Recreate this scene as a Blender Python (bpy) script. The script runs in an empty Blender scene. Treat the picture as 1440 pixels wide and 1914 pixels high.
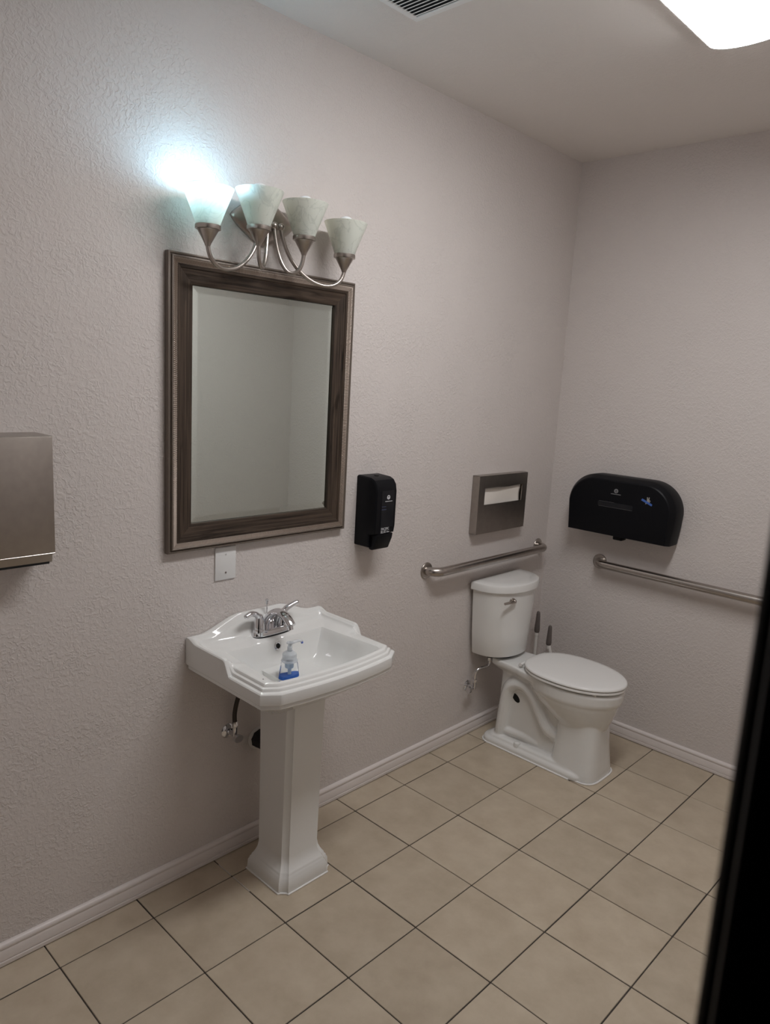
import bpy, bmesh, math, random
from mathutils import Vector, Matrix
random.seed(7)
S = bpy.context.scene
COL = S.collection
PI = math.pi

# ------------------------------------------------------------------ camera
CAM = Vector((2.0817, -3.5060, 1.7830))
YAW, PITCH, ROLL, FPX = 0.758712, -0.180939, 0.0556238, 1367.854
cy_, sy_, cp_, sp_ = math.cos(YAW), math.sin(YAW), math.cos(PITCH), math.sin(PITCH)
fw = Vector((-sy_ * cp_, cy_ * cp_, sp_)); rt = Vector((cy_, sy_, 0)); up = rt.cross(fw)
r2 = math.cos(ROLL) * rt + math.sin(ROLL) * up
u2 = -math.sin(ROLL) * rt + math.cos(ROLL) * up
cd = bpy.data.cameras.new('camera'); cam = bpy.data.objects.new('camera', cd); COL.objects.link(cam)
M = Matrix((r2, u2, -fw)).transposed().to_4x4(); M.translation = CAM
cam.matrix_world = M
cd.sensor_fit = 'HORIZONTAL'; cd.sensor_width = 36.0; cd.lens = FPX / 1440 * 36; cd.clip_start = 0.02
cd.dof.use_dof = True; cd.dof.focus_distance = 2.7; cd.dof.aperture_fstop = 15.0
S.camera = cam
# ------------------------------------------------------------------ world, exposure
W = bpy.data.worlds.new('world'); S.world = W; W.use_nodes = True
W.node_tree.nodes['Background'].inputs[0].default_value = (0.6, 0.6, 0.7, 1)
W.node_tree.nodes['Background'].inputs[1].default_value = 0.004
S.view_settings.view_transform = 'Standard'; S.view_settings.look = 'None'
S.view_settings.gamma = 1.0; S.view_settings.use_curve_mapping = False
S.view_settings.exposure = 0.0
S.cycles.diffuse_bounces = 9        # pale room: let the light bounce
CEIL_EMIT = 26.0          # luminance of the fluorescent lens
CEIL_COL = (1.0, 0.985, 0.99)
BULB_EMIT = 66.0
BULB_COL = (0.45, 0.77, 1.0)

# ------------------------------------------------------------------ materials
def new_mat(name):
    m = bpy.data.materials.new(name); m.use_nodes = True
    return m, m.node_tree, m.node_tree.nodes['Principled BSDF']

def mat(name, col, rough=0.5, metal=0.0, coat=0.0, spec=0.5, noise=None, bump=None, aniso=0.0, trans=0.0, ior=1.45, emit=None):
    """noise=(scale, amount) colour variation; bump=(scale, strength, distance)"""
    m, nt, b = new_mat(name)
    b.inputs['Base Color'].default_value = (*col, 1); b.inputs['Roughness'].default_value = rough
    b.inputs['Metallic'].default_value = metal; b.inputs['Coat Weight'].default_value = coat
    b.inputs['Coat Roughness'].default_value = 0.05
    b.inputs['Specular IOR Level'].default_value = spec; b.inputs['Anisotropic'].default_value = aniso
    b.inputs['Transmission Weight'].default_value = trans; b.inputs['IOR'].default_value = ior
    if emit:
        b.inputs['Emission Color'].default_value = (*emit[0], 1); b.inputs['Emission Strength'].default_value = emit[1]
    tc = nt.nodes.new('ShaderNodeTexCoord')
    if noise:
        n = nt.nodes.new('ShaderNodeTexNoise'); n.inputs['Scale'].default_value = noise[0]; n.inputs['Detail'].default_value = 5
        nt.links.new(tc.outputs['Object'], n.inputs['Vector'])
        r = nt.nodes.new('ShaderNodeValToRGB'); a = noise[1]
        r.color_ramp.elements[0].position = 0.3; r.color_ramp.elements[1].position = 0.7
        r.color_ramp.elements[0].color = (*[c * (1 - a) for c in col], 1)
        r.color_ramp.elements[1].color = (*[min(1, c * (1 + a)) for c in col], 1)
        nt.links.new(n.outputs['Fac'], r.inputs['Fac']); nt.links.new(r.outputs['Color'], b.inputs['Base Color'])
    if bump:
        n = nt.nodes.new('ShaderNodeTexNoise'); n.inputs['Scale'].default_value = bump[0]; n.inputs['Detail'].default_value = 3
        nt.links.new(tc.outputs['Object'], n.inputs['Vector'])
        bp = nt.nodes.new('ShaderNodeBump'); bp.inputs['Strength'].default_value = bump[1]; bp.inputs['Distance'].default_value = bump[2]
        nt.links.new(n.outputs['Fac'], bp.inputs['Height']); nt.links.new(bp.outputs['Normal'], b.inputs['Normal'])
    return m

def wall_mat(name, col, strength):
    """orange-peel drywall: raised worms over a coarse roll, no colour pattern"""
    m, nt, b = new_mat(name)
    b.inputs['Base Color'].default_value = (*col, 1); b.inputs['Roughness'].default_value = 0.55
    b.inputs['Specular IOR Level'].default_value = 0.22
    tc = nt.nodes.new('ShaderNodeTexCoord')
    def nz(scale, detail, dist=0.0):
        n = nt.nodes.new('ShaderNodeTexNoise'); n.inputs['Scale'].default_value = scale
        n.inputs['Detail'].default_value = detail; n.inputs['Distortion'].default_value = dist
        nt.links.new(tc.outputs['Object'], n.inputs['Vector']); return n
    a = nz(78, 2.0, 0.9)
    ra = nt.nodes.new('ShaderNodeValToRGB'); ra.color_ramp.elements[0].position = 0.44; ra.color_ramp.elements[1].position = 0.62
    nt.links.new(a.outputs['Fac'], ra.inputs['Fac'])
    c = nz(7, 2.0)
    rc = nt.nodes.new('ShaderNodeValToRGB'); rc.color_ramp.elements[0].position = 0.35; rc.color_ramp.elements[1].position = 0.65
    rc.color_ramp.elements[0].color = (0.45, 0.45, 0.45, 1)
    nt.links.new(c.outputs['Fac'], rc.inputs['Fac'])
    mul = nt.nodes.new('ShaderNodeMath'); mul.operation = 'MULTIPLY'
    nt.links.new(ra.outputs['Color'], mul.inputs[0]); nt.links.new(rc.outputs['Color'], mul.inputs[1])
    bp = nt.nodes.new('ShaderNodeBump'); bp.inputs['Strength'].default_value = strength; bp.inputs['Distance'].default_value = 0.0022
    nt.links.new(mul.outputs[0], bp.inputs['Height']); nt.links.new(bp.outputs['Normal'], b.inputs['Normal'])
    return m

def tile_mat():
    m, nt, b = new_mat('beige_ceramic')
    b.inputs['Roughness'].default_value = 0.42; b.inputs['Specular IOR Level'].default_value = 0.4
    tc = nt.nodes.new('ShaderNodeTexCoord'); oi = nt.nodes.new('ShaderNodeObjectInfo')
    ml = nt.nodes.new('ShaderNodeMath'); ml.operation = 'MULTIPLY'; ml.inputs[1].default_value = 40
    nt.links.new(oi.outputs['Random'], ml.inputs[0])
    n = nt.nodes.new('ShaderNodeTexNoise'); n.noise_dimensions = '4D'; n.inputs['Scale'].default_value = 9; n.inputs['Detail'].default_value = 7
    n.inputs['Roughness'].default_value = 0.62
    nt.links.new(tc.outputs['Object'], n.inputs['Vector']); nt.links.new(ml.outputs[0], n.inputs['W'])
    r = nt.nodes.new('ShaderNodeValToRGB')
    e = r.color_ramp.elements; e[0].position = 0.30; e[1].position = 0.74
    e[0].color = (0.420, 0.350, 0.262, 1); e[1].color = (0.540, 0.465, 0.362, 1)
    nt.links.new(n.outputs['Fac'], r.inputs['Fac'])
    hs = nt.nodes.new('ShaderNodeHueSaturation')
    mr = nt.nodes.new('ShaderNodeMapRange'); mr.inputs[3].default_value = 0.95; mr.inputs[4].default_value = 1.05
    nt.links.new(oi.outputs['Random'], mr.inputs[0]); nt.links.new(mr.outputs[0], hs.inputs['Value'])
    nt.links.new(r.outputs['Color'], hs.inputs['Color']); nt.links.new(hs.outputs['Color'], b.inputs['Base Color'])
    bp = nt.nodes.new('ShaderNodeBump'); bp.inputs['Strength'].default_value = 0.15; bp.inputs['Distance'].default_value = 0.001
    nt.links.new(n.outputs['Fac'], bp.inputs['Height']); nt.links.new(bp.outputs['Normal'], b.inputs['Normal'])
    return m

def wood_mat(name, axis):
    m, nt, b = new_mat(name)
    b.inputs['Roughness'].default_value = 0.6; b.inputs['Specular IOR Level'].default_value = 0.22
    tc = nt.nodes.new('ShaderNodeTexCoord'); mp = nt.nodes.new('ShaderNodeMapping')
    sc = [130, 130, 130]; sc[axis] = 3.2
    mp.inputs['Scale'].default_value = sc
    nt.links.new(tc.outputs['Object'], mp.inputs['Vector'])
    n = nt.nodes.new('ShaderNodeTexNoise'); n.inputs['Scale'].default_value = 1.0; n.inputs['Detail'].default_value = 5; n.inputs['Distortion'].default_value = 0.6
    nt.links.new(mp.outputs['Vector'], n.inputs['Vector'])
    r = nt.nodes.new('ShaderNodeValToRGB'); e = r.color_ramp.elements
    e[0].position = 0.33; e[1].position = 0.68
    e[0].color = (0.020, 0.014, 0.010, 1); e[1].color = (0.082, 0.058, 0.042, 1)
    nt.links.new(n.outputs['Fac'], r.inputs['Fac'])
    mp2 = nt.nodes.new('ShaderNodeMapping'); sc2 = [38, 38, 38]; sc2[axis] = 7
    mp2.inputs['Scale'].default_value = sc2; nt.links.new(tc.outputs['Object'], mp2.inputs['Vector'])
    n2 = nt.nodes.new('ShaderNodeTexNoise'); n2.inputs['Scale'].default_value = 1.0; n2.inputs['Detail'].default_value = 3
    nt.links.new(mp2.outputs['Vector'], n2.inputs['Vector'])
    r2_ = nt.nodes.new('ShaderNodeValToRGB'); r2_.color_ramp.elements[0].position = 0.30; r2_.color_ramp.elements[1].position = 0.42
    r2_.color_ramp.elements[0].color = (0.35, 0.33, 0.30, 1)
    nt.links.new(n2.outputs['Fac'], r2_.inputs['Fac'])
    mx = nt.nodes.new('ShaderNodeMix'); mx.data_type = 'RGBA'; mx.blend_type = 'MULTIPLY'; mx.inputs[0].default_value = 1.0
    nt.links.new(r.outputs['Color'], mx.inputs[6]); nt.links.new(r2_.outputs['Color'], mx.inputs[7])
    nt.links.new(mx.outputs[2], b.inputs['Base Color'])
    bp = nt.nodes.new('ShaderNodeBump'); bp.inputs['Strength'].default_value = 0.35; bp.inputs['Distance'].default_value = 0.0015
    nt.links.new(n.outputs['Fac'], bp.inputs['Height']); nt.links.new(bp.outputs['Normal'], b.inputs['Normal'])
    return m

def alabaster_mat():
    m, nt, b = new_mat('alabaster_glass')
    out = nt.nodes['Material Output']
    tc = nt.nodes.new('ShaderNodeTexCoord')
    n = nt.nodes.new('ShaderNodeTexNoise'); n.inputs['Scale'].default_value = 11; n.inputs['Detail'].default_value = 4; n.inputs['Distortion'].default_value = 2.2
    nt.links.new(tc.outputs['Object'], n.inputs['Vector'])
    r = nt.nodes.new('ShaderNodeValToRGB'); e = r.color_ramp.elements
    e[0].position = 0.47; e[0].color = (0.86, 0.91, 0.88, 1); e[1].position = 0.53; e[1].color = (0.86, 0.91, 0.88, 1)
    v = e.new(0.50); v.color = (0.62, 0.68, 0.66, 1)
    nt.links.new(n.outputs['Fac'], r.inputs['Fac'])
    nt.links.new(r.outputs['Color'], b.inputs['Base Color'])
    b.inputs['Roughness'].default_value = 0.25
    t = nt.nodes.new('ShaderNodeBsdfTranslucent'); t.inputs['Color'].default_value = (0.84, 0.82, 0.74, 1)
    mx = nt.nodes.new('ShaderNodeMixShader'); mx.inputs[0].default_value = 0.52
    nt.links.new(b.outputs[0], mx.inputs[1]); nt.links.new(t.outputs[0], mx.inputs[2]); nt.links.new(mx.outputs[0], out.inputs['Surface'])
    return m

def emit_mat(name, col, s):
    m, nt, b = new_mat(name)
    b.inputs['Base Color'].default_value = (*col, 1); b.inputs['Roughness'].default_value = 0.3
    b.inputs['Emission Color'].default_value = (*col, 1); b.inputs['Emission Strength'].default_value = s
    return m

WALLC = (0.62, 0.578, 0.556)
M_wall = wall_mat('wall_paint', WALLC, 0.55)
M_ceil = wall_mat('ceiling_paint', (0.80, 0.765, 0.73), 0.35)
M_base = mat('baseboard_paint', (0.69, 0.645, 0.625), 0.32)
M_tile = tile_mat()
M_grout = mat('dark_grout', (0.050, 0.042, 0.036), 0.9, noise=(30, 0.4))
M_residue = mat('pale_grout_haze', (0.50, 0.47, 0.43), 0.9)
M_porc = mat('white_porcelain', (0.74, 0.745, 0.73), 0.10, coat=0.6)
M_seat = mat('white_seat_plastic', (0.78, 0.78, 0.765), 0.22)
M_chrome = mat('chrome', (0.72, 0.72, 0.74), 0.07, metal=1)
M_nickel = mat('brushed_nickel', (0.46, 0.42, 0.385), 0.30, metal=1, noise=(60, 0.06))
M_steel = mat('brushed_steel', (0.40, 0.366, 0.335), 0.36, metal=1, noise=(40, 0.05))
M_steel_b = mat('brushed_steel_bar', (0.44, 0.405, 0.375), 0.27, metal=1, noise=(80, 0.05))
M_bronze = mat('champagne_frame_paint', (0.155, 0.128, 0.106), 0.45, metal=0.3)
M_silver = mat('champagne_rib_paint', (0.37, 0.31, 0.265), 0.40, metal=0.4)
M_woodV = wood_mat('dark_wood_upright', 2)
M_woodH = wood_mat('dark_wood_rail', 1)
M_mirror = mat('mirror_silver', (0.77, 0.855, 0.82), 0.015, metal=1)
M_black = mat('black_plastic', (0.0028, 0.0032, 0.0050), 0.45, spec=0.22)
M_blackg = mat('smoked_window', (0.008, 0.009, 0.012), 0.10, spec=0.35)
M_black2 = mat('black_plastic_edge', (0.011, 0.011, 0.013), 0.5)
M_rubber = mat('black_rubber', (0.008, 0.008, 0.010), 0.6)
M_hole = mat('dark_hole', (0.004, 0.004, 0.004), 0.8)
M_white = mat('white_print', (0.62, 0.63, 0.65), 0.5)
M_wplate = mat('white_plate_plastic', (0.72, 0.725, 0.72), 0.3)
M_paper = mat('white_paper', (0.80, 0.765, 0.71), 0.85, bump=(25, 0.5, 0.004))
M_hose = mat('braided_hose', (0.055, 0.045, 0.038), 0.4, metal=0.6, bump=(500, 0.6, 0.001))
M_tape = mat('blue_painters_tape', (0.055, 0.13, 0.42), 0.6)
M_key = mat('nickel_key', (0.55, 0.52, 0.48), 0.35, metal=0.7)
M_grey = mat('grey_grip', (0.125, 0.108, 0.10), 0.5)
M_wpl = mat('white_rod_plastic', (0.66, 0.65, 0.62), 0.4)
M_caulk = mat('white_caulk', (0.80, 0.80, 0.79), 0.45)
M_alab = alabaster_mat()
M_bulb = mat('unlit_bulb_glass', (0.82, 0.86, 0.87), 0.3)
M_bulb_on = emit_mat('lit_bulb_glass', BULB_COL, BULB_EMIT)
M_lens = emit_mat('lit_diffuser', CEIL_COL, CEIL_EMIT)
M_fixw = mat('white_enamel', (0.86, 0.86, 0.85), 0.4)
M_ventd = mat('vent_shadow_box', (0.03, 0.03, 0.03), 0.9)
M_door = mat('dark_espresso_door', (0.008, 0.0045, 0.0045), 0.55, spec=0.2)
M_bottle = mat('clear_plastic', (0.93, 0.95, 0.97), 0.06, trans=1.0, ior=1.12)
M_cap = mat('frosted_plastic', (0.86, 0.89, 0.92), 0.30, trans=0.75, ior=1.15)
M_soap = mat('blue_soap', (0.05, 0.17, 0.62), 0.25, trans=0.25, ior=1.2)

# ------------------------------------------------------------------ geometry helpers: all return (verts, faces)
def join(*gs):
    V, F = [], []
    for v, f in gs:
        k = len(V); V += [tuple(p) for p in v]; F += [tuple(i + k for i in q) for q in f]
    return V, F

def bm_out(bm):
    bm.verts.ensure_lookup_table(); bm.verts.index_update()
    g = [tuple(v.co) for v in bm.verts], [tuple(v.index for v in f.verts) for f in bm.faces]
    bm.free(); return g

def box(x0, x1, y0, y1, z0, z1, bev=0.0, seg=2):
    bm = bmesh.new(); bmesh.ops.create_cube(bm, size=1)
    for v in bm.verts:
        v.co = Vector(((x0 + x1) / 2 + v.co.x * (x1 - x0), (y0 + y1) / 2 + v.co.y * (y1 - y0), (z0 + z1) / 2 + v.co.z * (z1 - z0)))
    if bev: bmesh.ops.bevel(bm, geom=list(bm.edges), offset=bev, segments=seg, affect='EDGES', profile=0.5)
    return bm_out(bm)

def loft(rings, cap0=True, cap1=True, closed=True):
    n = len(rings[0]); V = [p for r in rings for p in r]; F = []
    for i in range(len(rings) - 1):
        for j in range(n if closed else n - 1):
            a, b = i * n + j, i * n + (j + 1) % n
            F.append((a, b, b + n, a + n))
    if cap0: F.append(tuple(reversed(range(n))))
    if cap1: F.append(tuple(range((len(rings) - 1) * n, len(rings) * n)))
    return V, F

def lathe(profile, c, axis='z', n=32, ring=False):
    """profile: list of (radius, height) from bottom to top about the axis through c"""
    rings = []
    for r, h in profile:
        ring = []
        for k in range(n):
            a = 2 * PI * k / n; p, q = r * math.cos(a), r * math.sin(a)
            d = {'z': (p, q, h), 'x': (h, p, q), 'y': (q, h, p)}[axis]
            ring.append((c[0] + d[0], c[1] + d[1], c[2] + d[2]))
        rings.append(ring)
    if ring: return loft(rings + [rings[0]], False, False)
    return loft(rings, profile[0][0] > 1e-6, profile[-1][0] > 1e-6)

def smooth_path(P, k=6):
    P = [Vector(p) for p in P]; out = []
    for i in range(len(P) - 1):
        p0, p1, p2, p3 = P[max(0, i - 1)], P[i], P[i + 1], P[min(len(P) - 1, i + 2)]
        for s in range(k):
            t = s / k
            out.append(0.5 * ((2 * p1) + (p2 - p0) * t + (2 * p0 - 5 * p1 + 4 * p2 - p3) * t * t + (3 * p1 - p0 - 3 * p2 + p3) * t ** 3))
    out.append(P[-1]); return out

def tube(P, r, n=12, closed=False, flat=None):
    """r scalar or list; flat=(axis vector, factor) widens the section along an axis"""
    P = [Vector(p) for p in P]; m = len(P)
    R = r if isinstance(r, (list, tuple)) else [r] * m
    rings = []; prev = None
    for i in range(m):
        if closed: t = (P[(i + 1) % m] - P[i - 1]).normalized()
        else: t = (P[min(m - 1, i + 1)] - P[max(0, i - 1)]).normalized()
        if prev is None:
            a = Vector((0, 0, 1)) if abs(t.z) < 0.9 else Vector((1, 0, 0)); u = (a - t * a.dot(t)).normalized()
        else: u = (prev - t * prev.dot(t)).normalized()
        prev = u; v = t.cross(u)
        if flat:
            v = Vector(flat[0]); v = (v - t * v.dot(t)).normalized(); u = v.cross(t)
            fv = flat[1] if not isinstance(flat[1], (list, tuple)) else flat[1][i]
        else: fv = 1
        rings.append([tuple(P[i] + (u * math.cos(2 * PI * k / n) + v * fv * math.sin(2 * PI * k / n)) * R[i]) for k in range(n)])
    if closed: rings.append(rings[0]); return loft(rings, False, False)
    return loft(rings)

def ball(c, r, n=16, m=10, s=(1, 1, 1)):
    V = [(c[0], c[1], c[2] - r * s[2])]; F = []
    for i in range(1, m):
        a = -PI / 2 + PI * i / m
        for k in range(n):
            t = 2 * PI * k / n
            V.append((c[0] + r * s[0] * math.cos(a) * math.cos(t), c[1] + r * s[1] * math.cos(a) * math.sin(t), c[2] + r * s[2] * math.sin(a)))
    V.append((c[0], c[1], c[2] + r * s[2])); T = len(V) - 1
    for k in range(n):
        F.append((0, 1 + (k + 1) % n, 1 + k)); F.append((T, T - n + k, T - n + (k + 1) % n))
    for i in range(m - 2):
        for k in range(n):
            a, b = 1 + i * n + k, 1 + i * n + (k + 1) % n
            F.append((a, b, b + n, a + n))
    return V, F

def prism(outline, axis, a0, a1, bev=0.0, seg=2):
    """outline: 2D points; axis x -> (y,z), y -> (x,z), z -> (x,y)"""
    def P(p, a): return {'x': (a, p[0], p[1]), 'y': (p[0], a, p[1]), 'z': (p[0], p[1], a)}[axis]
    g = loft([[P(p, a0) for p in outline], [P(p, a1) for p in outline]])
    if bev:
        bm = bmesh.new(); vs = [bm.verts.new(p) for p in g[0]]
        for f in g[1]: bm.faces.new([vs[i] for i in f])
        bmesh.ops.recalc_face_normals(bm, faces=bm.faces)
        es = [e for e in bm.edges if len(e.link_faces) == 2 and e.calc_face_angle(0) > 0.6]
        bmesh.ops.bevel(bm, geom=es, offset=bev, segments=seg, affect='EDGES', profile=0.5)
        g = bm_out(bm)
    return g

def rrect(x0, x1, y0, y1, r, k=5):
    out = []
    for cx, cy, a0 in ((x1 - r, y1 - r, 0), (x0 + r, y1 - r, PI / 2), (x0 + r, y0 + r, PI), (x1 - r, y0 + r, 3 * PI / 2)):
        for i in range(k + 1):
            a = a0 + PI / 2 * i / k; out.append((cx + r * math.cos(a), cy + r * math.sin(a)))
    return out

def sstep(a, b, x):
    t = max(0.0, min(1.0, (x - a) / (b - a))); return t * t * (3 - 2 * t)

def obj(name, g, m, parent=None, org=None, ang=35, kind=None, label=None):
    if org is None: org = parent['_org'] if parent is not None and '_org' in parent else (0, 0, 0)
    me = bpy.data.meshes.new(name)
    me.from_pydata([(p[0] - org[0], p[1] - org[1], p[2] - org[2]) for p in g[0]], [], g[1])
    bm = bmesh.new(); bm.from_mesh(me); bmesh.ops.recalc_face_normals(bm, faces=bm.faces); bm.to_mesh(me); bm.free()
    if ang:
        me.shade_smooth(); me.set_sharp_from_angle(angle=math.radians(ang))
    me.materials.append(m); me.validate(); me.update()
    o = bpy.data.objects.new(name, me); COL.objects.link(o)
    if parent is not None: o.parent = parent
    else: o.location = org
    o['_org'] = list(org)
    if kind: o['kind'] = kind
    if label: o['label'] = label
    return o

def thing(name, label, cat, loc, group=None):
    o = bpy.data.objects.new(name, None); COL.objects.link(o); o.location = loc; o['_org'] = list(loc)
    o.empty_display_size = 0.05
    o['label'] = label; o['category'] = cat
    if group: o['group'] = group
    return o

def struct(name, g, m, label, cat, ang=35, org=(0, 0, 0), parent=None):
    o = obj(name, g, m, parent, org=org, ang=ang); o['kind'] = 'structure'; o['label'] = label; o['category'] = cat
    return o

def text(name, body, size, mw, m, parent, ext=0.0004, sx=1.0):
    cu = bpy.data.curves.new(name, 'FONT'); cu.body = body; cu.size = size; cu.extrude = ext; cu.align_x = 'CENTER'; cu.align_y = 'CENTER'
    cu.resolution_u = 2
    t = bpy.data.objects.new(name + '_tmp', cu); COL.objects.link(t)
    dg = bpy.context.evaluated_depsgraph_get(); dg.update()
    me = bpy.data.meshes.new_from_object(t.evaluated_get(dg)); bpy.data.objects.remove(t)
    org = parent['_org']
    g = ([tuple((mw @ Vector((v.co.x * sx, v.co.y, v.co.z)))) for v in me.vertices], [tuple(p.vertices) for p in me.polygons])
    bpy.data.meshes.remove(me)
    return obj(name, g, m, parent, ang=0)

# ================================================================== ROOM
RW, RY0, H, T = 2.29, -3.246, 2.908, 0.305
TH = 0.12
struct('wall_left', box(-TH, 0, RY0 - TH, TH, -0.05, H + 0.05), M_wall, 'textured greige painted wall behind mirror and pedestal sink', 'wall', ang=0)
struct('wall_back', box(0, RW + TH, 0, TH, -0.05, H + 0.05), M_wall, 'textured greige painted wall carrying the black toilet paper dispenser', 'wall', ang=0)
struct('wall_right', box(RW, RW + TH, RY0 - TH, 0, -0.05, H + 0.05), M_wall, 'plain greige painted wall seen only in the mirror', 'wall', ang=0)
struct('ceiling', box(-TH, RW + TH, RY0 - TH, TH, H, H + 0.1), M_ceil, 'lightly textured greige ceiling with vent and fluorescent fixture', 'ceiling', ang=0)
DX0, DX1, DH, TF = 1.06, 2.053, 2.20, 0.080
struct('wall_front', join(box(0, DX0, RY0 - TF, RY0, -0.05, H), box(DX1, RW, RY0 - TF, RY0, -0.05, H), box(DX0, DX1, RY0 - TF, RY0, DH, H)), M_wall,
       'greige painted wall with the doorway opening into the room', 'wall', ang=0)
# floor: grout bed with each tile a child
fl = struct('floor', box(-0.02, RW + 0.02, RY0 - 0.45, 0.02, -0.06, -0.0030), M_grout, 'square beige ceramic floor tiles with thin dark grout lines', 'floor', ang=0)
GX, GY = 0.41920 * T, -2.99935 * T          # a grid crossing
tile_cache = {}
xs = [0.0] + [GX + i * T for i in range(0, 8)]; xs = [x for x in xs if x < RW] + [RW]
ys = [GY + j * T for j in range(-10, 4)]; ys = [y for y in ys if RY0 - 0.42 < y < -0.01]; ys = [RY0 - 0.42] + ys + [0.0]
GR = 0.0021
for i in range(len(xs) - 1):
    for j in range(len(ys) - 1):
        w, d = xs[i + 1] - xs[i] - 2 * GR, ys[j + 1] - ys[j] - 2 * GR
        if w < 0.02 or d < 0.02: continue
        key = (round(w, 3), round(d, 3))
        c = ((xs[i] + xs[i + 1]) / 2, (ys[j] + ys[j + 1]) / 2, 0)
        if key not in tile_cache:
            g = box(-w / 2, w / 2, -d / 2, d / 2, -0.008, 0.0, 0.0012, 1)
            o = obj('tile', g, M_tile, fl, org=(0, 0, 0), ang=30); tile_cache[key] = o.data
        else:
            o = bpy.data.objects.new('tile', tile_cache[key]); COL.objects.link(o); o.parent = fl
        o.location = (c[0] + random.uniform(-.0006, .0006), c[1] + random.uniform(-.0006, .0006), random.uniform(-0.0006, 0.0))
# pale smear of grout along one joint beside the pedestal
obj('grout_residue', join(box(GX - 0.004 + 0.008, GX + 0.105, GY - 4 * T - 0.0022, GY - 4 * T + 0.0018, -0.002, 0.0006),
                          box(GX - 0.085, GX - 0.006, GY - 4 * T - 0.0016, GY - 4 * T + 0.0018, -0.002, 0.0005)), M_residue, fl, ang=0)

# baseboards: moulded profile (depth out of wall, height)
BB = [(0, 0.003), (0.0160, 0.003), (0.0165, 0.006), (0.0160, 0.0150), (0.0120, 0.0162), (0.0120, 0.0180), (0.0142, 0.0192), (0.0138, 0.044), (0.0112, 0.0505),
      (0.0100, 0.0535), (0.0125, 0.0555), (0.0135, 0.0600), (0.0125, 0.0655), (0.0085, 0.0700), (0.003, 0.0718), (0, 0.0720)]
def base_run(kind, a, b, m0=0.0, m1=0.0):
    r = []
    for t, mm in ((a, m0), (b, m1)):
        if kind == 'left': r.append([(d, t + mm * d, z) for d, z in BB])
        elif kind == 'back': r.append([(t + mm * d, -d, z) for d, z in BB])
        else: r.append([(RW - d, t + mm * d, z) for d, z in BB])
    return loft(r)
struct('baseboard_left', base_run('left', RY0, 0.0, 0, -1), M_base, 'painted moulded baseboard running behind sink and toilet', 'baseboard')
struct('baseboard_back', base_run('back', 0.0, RW, 1, -1), M_base, 'painted moulded baseboard under the long grab bar', 'baseboard')
struct('baseboard_right', base_run('right', RY0, 0.0, 0, -1), M_base, 'painted moulded baseboard on the wall opposite the sink', 'baseboard')

# door frame (dark casing and jambs of the doorway the view looks through)
dr = thing('door_1', 'dark espresso door frame standing right at the room entrance', 'door frame', ((DX0 + DX1) / 2, RY0 - 0.06, 0))
dr['kind'] = 'structure'
obj('jamb', join(box(DX1 - 0.020, DX1, RY0 - TF - 0.004, RY0 + 0.004, 0, DH, 0.002, 1), box(DX1 - 0.027, DX1 - 0.019, RY0 - 0.050, RY0 - 0.015, 0, DH, 0.002, 1)), M_door, dr)
obj('jamb', join(box(DX0, DX0 + 0.020, RY0 - TF - 0.004, RY0 + 0.004, 0, DH, 0.002, 1), box(DX0 + 0.019, DX0 + 0.027, RY0 - 0.050, RY0 - 0.015, 0, DH, 0.002, 1)), M_door, dr)
obj('head_jamb', box(DX0 + 0.020, DX1 - 0.020, RY0 - TF - 0.004, RY0 + 0.004, DH - 0.020, DH, 0.002, 1), M_door, dr)
for side in (0, 1):
    yy = (RY0 - TF - 0.020, RY0 - TF) if side == 0 else (RY0, RY0 + 0.014)
    obj('casing', box(DX1 - 0.013, DX1 + 0.065, yy[0], yy[1], 0, DH + 0.065, 0.004, 2), M_door, dr)
    obj('casing', box(DX0 - 0.065, DX0 + 0.013, yy[0], yy[1], 0, DH + 0.065, 0.004, 2), M_door, dr)
    obj('casing', box(DX0 + 0.0135, DX1 - 0.0135, yy[0], yy[1], DH - 0.013, DH + 0.065, 0.004, 2), M_door, dr)

# ================================================================== CEILING LIGHT
LX, LY0, LY1, LW, LZ = 1.145, -2.21, -1.00, 0.137, 2.873
cl = thing('ceiling_light', 'long lit fluorescent wraparound fixture on the ceiling', 'ceiling light', (LX, (LY0 + LY1) / 2, H))
obj('housing', join(box(LX - LW + 0.012, LX + LW - 0.012, LY0 + 0.004, LY1 - 0.004, LZ + 0.004, H, 0.003, 1),
                    box(LX - LW - 0.003, LX - LW + 0.010, LY0, LY1, LZ - 0.0035, LZ + 0.010, 0.002, 1),
                    box(LX + LW - 0.010, LX + LW + 0.003, LY0, LY1, LZ - 0.0035, LZ + 0.010, 0.002, 1)), M_fixw, cl)
def arc(o=0.0, k=18):
    return [(LX + (LW - 0.002 - o) * math.cos(PI + PI * i / k), LZ + (0.036 - o * 0.6) * math.sin(PI + PI * i / k) * 0.85) for i in range(k + 1)]
obj('diffuser_lens', loft([[(x, y, z) for x, z in arc()] for y in (LY0 + 0.002, LY1 - 0.010)]), M_lens, cl)
ec = loft([[(x, y, z) for x, z in arc(-0.002)] for y in (LY1 - 0.010, LY1)])
obj('end_cap', ec, M_fixw, cl)
obj('end_cap', ([(x, y + (LY0 - LY1 + 0.004), z) for x, y, z in ec[0]], ec[1]), M_fixw, cl)

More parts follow.
